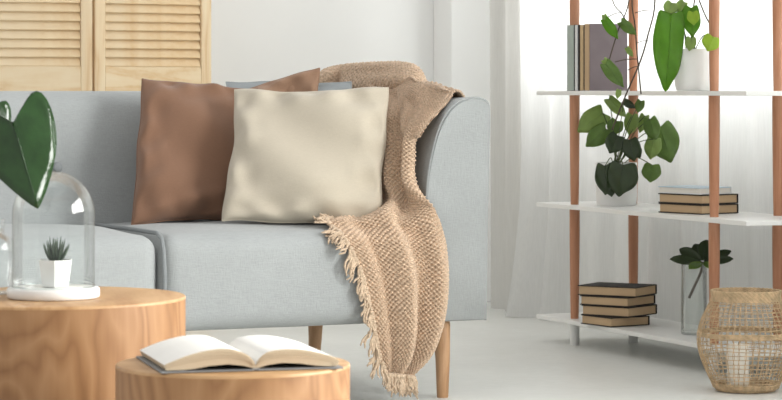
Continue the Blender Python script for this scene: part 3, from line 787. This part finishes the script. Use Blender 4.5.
stem([at(696, -8, YT - .03), at(706, 17, YT - .05), at(717, 35, YT - .06)], .0020, pt, pt.location, M['stem'])
stem([root, at(692, 20, YT - .02), at(696, -8, YT - .03)], .0020, pt, pt.location, M['stem'])

# vine trailing from the board above the frame
VY = 7.80
vc = at(646, -28, 8.12); vc.z = ZU
vn = thing('trailing_vine', 'thin trailing vine with small leaves hanging past the upright books', 'plant', vc)
pot_at(vn, [(0, .0005), (.05, .0005), (.055, .004), (.06, .10), (.056, .103), (.052, .10), (.052, .085)], .053, .087)
org = vn.location; rt = Vector((vc.x, vc.y, ZU + .09)); lip = lambda px: at(px, -58, VY - .075)
stem([rt, lip(650), at(655, 0, VY - .08), at(648, 35, VY - .08), at(640, 62, VY - .09), at(625, 97, VY - .10), at(612, 130, VY - .09)], .0024, vn, org, M['stem'])
stem([rt, lip(634), at(632, 0, VY - .08), at(635, 25, VY - .08), at(637, 52, VY - .08), at(641, 94, VY - .09)], .0021, vn, org, M['stem'])
stem([rt, lip(630), at(629, 0, VY - .09), at(619, 28, VY - .09), at(611, 54, VY - .09), at(609, 62, VY - .09)], .0019, vn, org, M['stem'])
stem([rt, lip(612), at(612, -3, VY - .09), at(622, 14, VY - .09), at(632, 30, VY - .09)], .0018, vn, org, M['stem'])
for a, b in (((635, 13), (652, 10)), ((637, 43), (648, 41)), ((615, 62), (637, 59)), ((606, 18), (622, 12)), ((640, 66), (628, 70))):
    stem([at(*a, VY - .08), at((a[0] + b[0]) / 2, (a[1] + b[1]) / 2 - 1, VY - .085), at(*b, VY - .085)], .0014, vn, org, M['stem'], 'tendril')
mk(vn, org, None, VY - .095, [(605, 20, 618, 39, 11, 'leaf_lit', 0, -.01), (621, 22, 636, 35, 11, 'leaf_mid', 0, -.01), (606, 64, 624, 87, 15, 'leaf_mid', 0, -.01),
                              (604, 60, 613, 68, 8, 'leaf_pale', .01, 0), (627, 48, 633, 57, 6, 'leaf_pale', 0, 0), (604, 15, 607, 24, 6, 'leaf_pale', .01, 0), (619, 90, 617, 99, 6, 'leaf_pale', 0, 0)])

# glass vase with a leafy sprig on the bottom board
YV = 7.80
gc = at(694, 91, YV); gc.z = ZB
gv = thing('glass_vase', 'clear glass cylinder vase on the bottom board beside the books', 'vase', gc)
r_ = 13 * YV / FPX
q = MB(); q.lathe([(0, .001), (r_ - .003, .001), (r_, .004), (r_, .215), (r_ - .0012, .2165), (r_ - .0025, .215), (r_ - .0025, .012), (0, .010)], 48); sharp(q.build('vase_body', M['glass'], gv), 50)
sp = thing('leafy_sprig', 'sprig of rounded green leaves standing in the glass vase', 'plant', at(689, 298, YV))
org = sp.location
st = [at(689, 298, YV), at(695, 285, YV - .005), at(701, 272, YV - .01), at(703, 262, YV - .01)]
stem(st, .0044, sp, org, M['stem'])
def oval_leaf(b, t, w, mat, parent, org, tilt, seed):
    b, t = Vector(b), Vector(t); l = t - b; L = l.length; l.normalize(); n = Vector((0, 0, 1)) * tilt + (CAMP - b).normalized(); n = (n - l * n.dot(l)).normalized(); s = l.cross(n)
    vs = []; fs = []; NU, NV = 10, 8
    for i in range(NU + 1):
        y = i / NU; hw = w * .5 * max(.06, math.sin(math.pi * y ** 1.25) ** .62)
        if i == NU: hw = w * .03
        for j in range(NV + 1):
            x = j / NV * 2 - 1; vs.append(b + l * (y * L) + s * (x * hw) + n * (-.12 * w * (1 - x * x) - .12 * L * y * y) - Vector(org))
    for i in range(NU):
        for j in range(NV): a = i * (NV + 1) + j; fs.append((a, a + 1, a + NV + 2, a + NV + 1))
    o = mesh_obj('leaf', vs, fs, mat, parent); md = o.modifiers.new('thickness', 'SOLIDIFY'); md.thickness = .0012; md.offset = 0
    return o
for i, (bx, by, tx, ty, w, m, dy, ti) in enumerate([(702, 262, 672, 257, 11, 'leaf_dark', -.03, .6), (702, 260, 680, 248, 13, 'leaf_dark', .01, .5), (703, 260, 707, 239, 15, 'leaf_dark', .02, .3),
        (704, 261, 731, 249, 10, 'leaf_dark', .01, .6), (704, 262, 732, 257, 10, 'leaf_dark', -.03, .6), (703, 262, 690, 266, 10, 'leaf_mid', -.05, .8), (703, 262, 714, 266, 9, 'leaf_mid', -.05, .8), (703, 260, 694, 243, 13, 'leaf_dark', .03, .2)]):
    oval_leaf(at(bx, by, YV - .01), at(tx, ty, YV - .01 + dy), w * YV / FPX, M[m], sp, org, ti, i)

# ------------------------------------------------------------------ cloche with succulent
TZ = .43
cc = c2w((53.5 - CX) / FPX * 4.84, 4.84, TZ)
cl = thing('glass_cloche', 'clear glass bell cloche on the larger drum table', 'cloche', (cc.x, cc.y, TZ + .0205))
R_ = .0765
prof = [(R_, 0), (R_, .03), (R_, .135)] + [(R_ * math.cos(a), .135 + .079 * math.sin(a)) for a in np.linspace(.1, math.pi / 2, 16)]
prof[-1] = (0.0, prof[-1][1])
q = MB(); q.lathe(prof, 96); dome = q.build('dome', M['glass'], cl)
q = MB(); ring = [(R_ * math.cos(a), R_ * math.sin(a), .0016) for a in np.linspace(0, 2 * math.pi, 97)[:-1]]; q.tube(ring, .0016, 8, closed=True); q.build('dome_rim', M['glass'], cl)
q = MB(); q.lathe([(0, .0005), (.083, .0005), (.0855, .003), (.086, .010), (.0855, .0175), (.083, .0198), (0, .0200)], 96); o = sharp(q.build('cloche_base', M['marble'], None), 50); o.location = (cc.x, cc.y, TZ)
tag(o, 'round white stone plate under the glass cloche', 'plate')
pc = c2w((55.5 - CX) / FPX * 4.84, 4.84, TZ + .0205)
pp = thing('potted_succulent', 'small spiky succulent in a faceted white pot inside the cloche', 'plant', pc, math.radians(12))
q = MB(); q.lathe([(0, .0003), (.026, .0003), (.0275, .002), (.0345, .049), (.0345, .0505), (.0315, .0505), (.031, .042)], 6); sharp(q.build('pot', M['pot'], pp, False), 20)
q = MB(); q.lathe([(0, .046), (.03, .044)], 6); q.build('soil', M['soil'], pp)
for k in range(22):
    ring_ = 0 if k < 5 else 1 if k < 12 else 2
    a = k * 2.399; lean = (.15, .5, .85)[ring_] + random.uniform(-.1, .1); L = (.048, .046, .040)[ring_] * random.uniform(.9, 1.1)
    pts = []; rad = []
    for j in range(7):
        t = j / 6; th = lean * (1 - .35 * t)
        pts.append(Vector((.004 * math.cos(a) + math.cos(a) * math.sin(th) * L * t, .004 * math.sin(a) + math.sin(a) * math.sin(th) * L * t, .044 + math.cos(th) * L * t))); rad.append(.0034 * (1 - t) ** .75 + .0003)
    q = MB(); q.tube(pts, rad, 6); q.build('leaf', M['aloe'], pp)

# ------------------------------------------------------------------ bottle with glossy leaves at the left edge
bc = c2w((-9 - CX) / FPX * 4.93, 4.93, TZ)
bt = thing('glass_bottle', 'clear glass bottle on the larger drum table beside the cloche', 'bottle', (bc.x, bc.y, TZ + .0005))
q = MB(); q.lathe([(0, .001), (.040, .001), (.044, .005), (.044, .085), (.042, .098), (.034, .108), (.026, .114), (.0245, .120), (.0245, .134), (.027, .137), (.027, .141), (.0235, .142)], 64); sharp(q.build('bottle_body', M['glass'], bt), 60)
lp = thing('leaf_cutting', 'large glossy heart-shaped leaves of a cutting standing in the bottle', 'plant', (bc.x, bc.y, TZ + .012))
org = lp.location; Y1 = 4.70
b1 = at(13, 123, Y1 + .02); stem([Vector((bc.x, bc.y, TZ + .012)), Vector((bc.x, bc.y, TZ + .13)), at(-6, 170, 4.86), at(2, 130, 4.80), b1], .0026, lp, org, M['stem_g'])
heart_leaf(b1, at(38, 207, Y1 - .02), 84 * Y1 / FPX, M['leaf_gloss'], lp, org, (-.08, .15), .30, .10, 1.0, 3, 1.0, hv2)
b2 = at(-18, 116, Y1 + .06); stem([Vector((bc.x, bc.y, TZ + .012)), Vector((bc.x + .004, bc.y, TZ + .13)), at(-14, 180, 4.86), b2], .0026, lp, org, M['stem_g'])
heart_leaf(b2, at(-22, 180, Y1 + .02), 64 * Y1 / FPX, M['leaf_gloss'], lp, org, (-.2, .1), .3, .1, 1.0, 4, 1.0, hv2)

# ------------------------------------------------------------------ wicker lantern
bk = c2w((746 - CX) / FPX * 7.07, 7.07, 0)
bas = thing('wicker_lantern', 'open-weave wicker basket lantern on the floor before the shelves', 'basket', bk)
bp = [(.078, .004), (.088, .012), (.106, .05), (.122, .09), (.131, .13), (.129, .165), (.118, .200), (.102, .232), (.093, .252), (.094, .271)]
def brad(z):
    zs_ = [p[1] for p in bp]; P = np.array([[p[0]] for p in bp]); return float(cr(P, np.array([np.interp(z, zs_, np.arange(len(bp)))]))[0, 0])
q = MB()
for z in list(np.arange(.012, .250, .0115)):
    dz = random.uniform(-.0012, .0012); ph = random.uniform(0, 6)
    pts = [((brad(z) + .0013 * math.sin(k * math.pi * .98)) * math.cos(k / 88 * 2 * math.pi), (brad(z) + .0013 * math.sin(k * math.pi * .98)) * math.sin(k / 88 * 2 * math.pi), z + dz + .0018 * math.sin(k / 88 * 12.56 + ph)) for k in range(88)]
    q.tube(pts, .0011, 5, closed=True)
for k in range(46):
    a0 = k / 46 * 2 * math.pi + random.uniform(-.015, .015)
    for sg in (1, -1):
        pts = []
        for j in range(26):
            z = .006 + (.262 - .006) * j / 25; a = a0 + sg * .018 * math.sin(j * 1.15) + .10 * math.sin(z * 9); r = brad(z) + .0012 * sg
            pts.append((r * math.cos(a), r * math.sin(a), z))
        q.tube(pts, .0009, 4)
wv = q.build('weave', M['wicker'], bas); wv['kind'] = 'stuff'
for nm, z0, z1, n in (('rim_band', .247, .272, 8), ('middle_band', .152, .160, 3), ('foot_band', .004, .020, 5)):
    q = MB()
    for i in range(n):
        z = z0 + (z1 - z0) * i / (n - 1)
        for tw in (0, 1):
            pts = [((brad(z) + .0015 * math.sin(k * .9 + tw * math.pi + i)) * math.cos(k / 160 * 2 * math.pi), (brad(z) + .0015 * math.sin(k * .9 + tw * math.pi + i)) * math.sin(k / 160 * 2 * math.pi), z + .0012 * math.cos(k * .9 + tw * math.pi + i)) for k in range(160)]
            q.tube(pts, .0015, 5, closed=True)
    q.build(nm, M['wicker'], bas)
q = MB(); q.lathe([(0, .001), (.076, .001), (.079, .004), (.076, .007), (0, .007)], 48); q.build('basket_base', M['wicker'], bas)
ca = at(738, 380, 7.038); ca.z = .0075
cn = thing('candle', 'white pillar candle standing inside the wicker lantern', 'candle', ca)
q = MB(); q.lathe([(0, .0), (.0285, .0), (.030, .002), (.030, .118), (.029, .121), (.024, .122), (.021, .118), (0, .117)], 40); sharp(q.build('wax', M['wax'], cn), 50)
q = MB(); q.tube([(0, 0, .115), (.001, 0, .122), (.003, 0, .128)], .0012, 6); q.build('wick', M['cov_black'], cn)
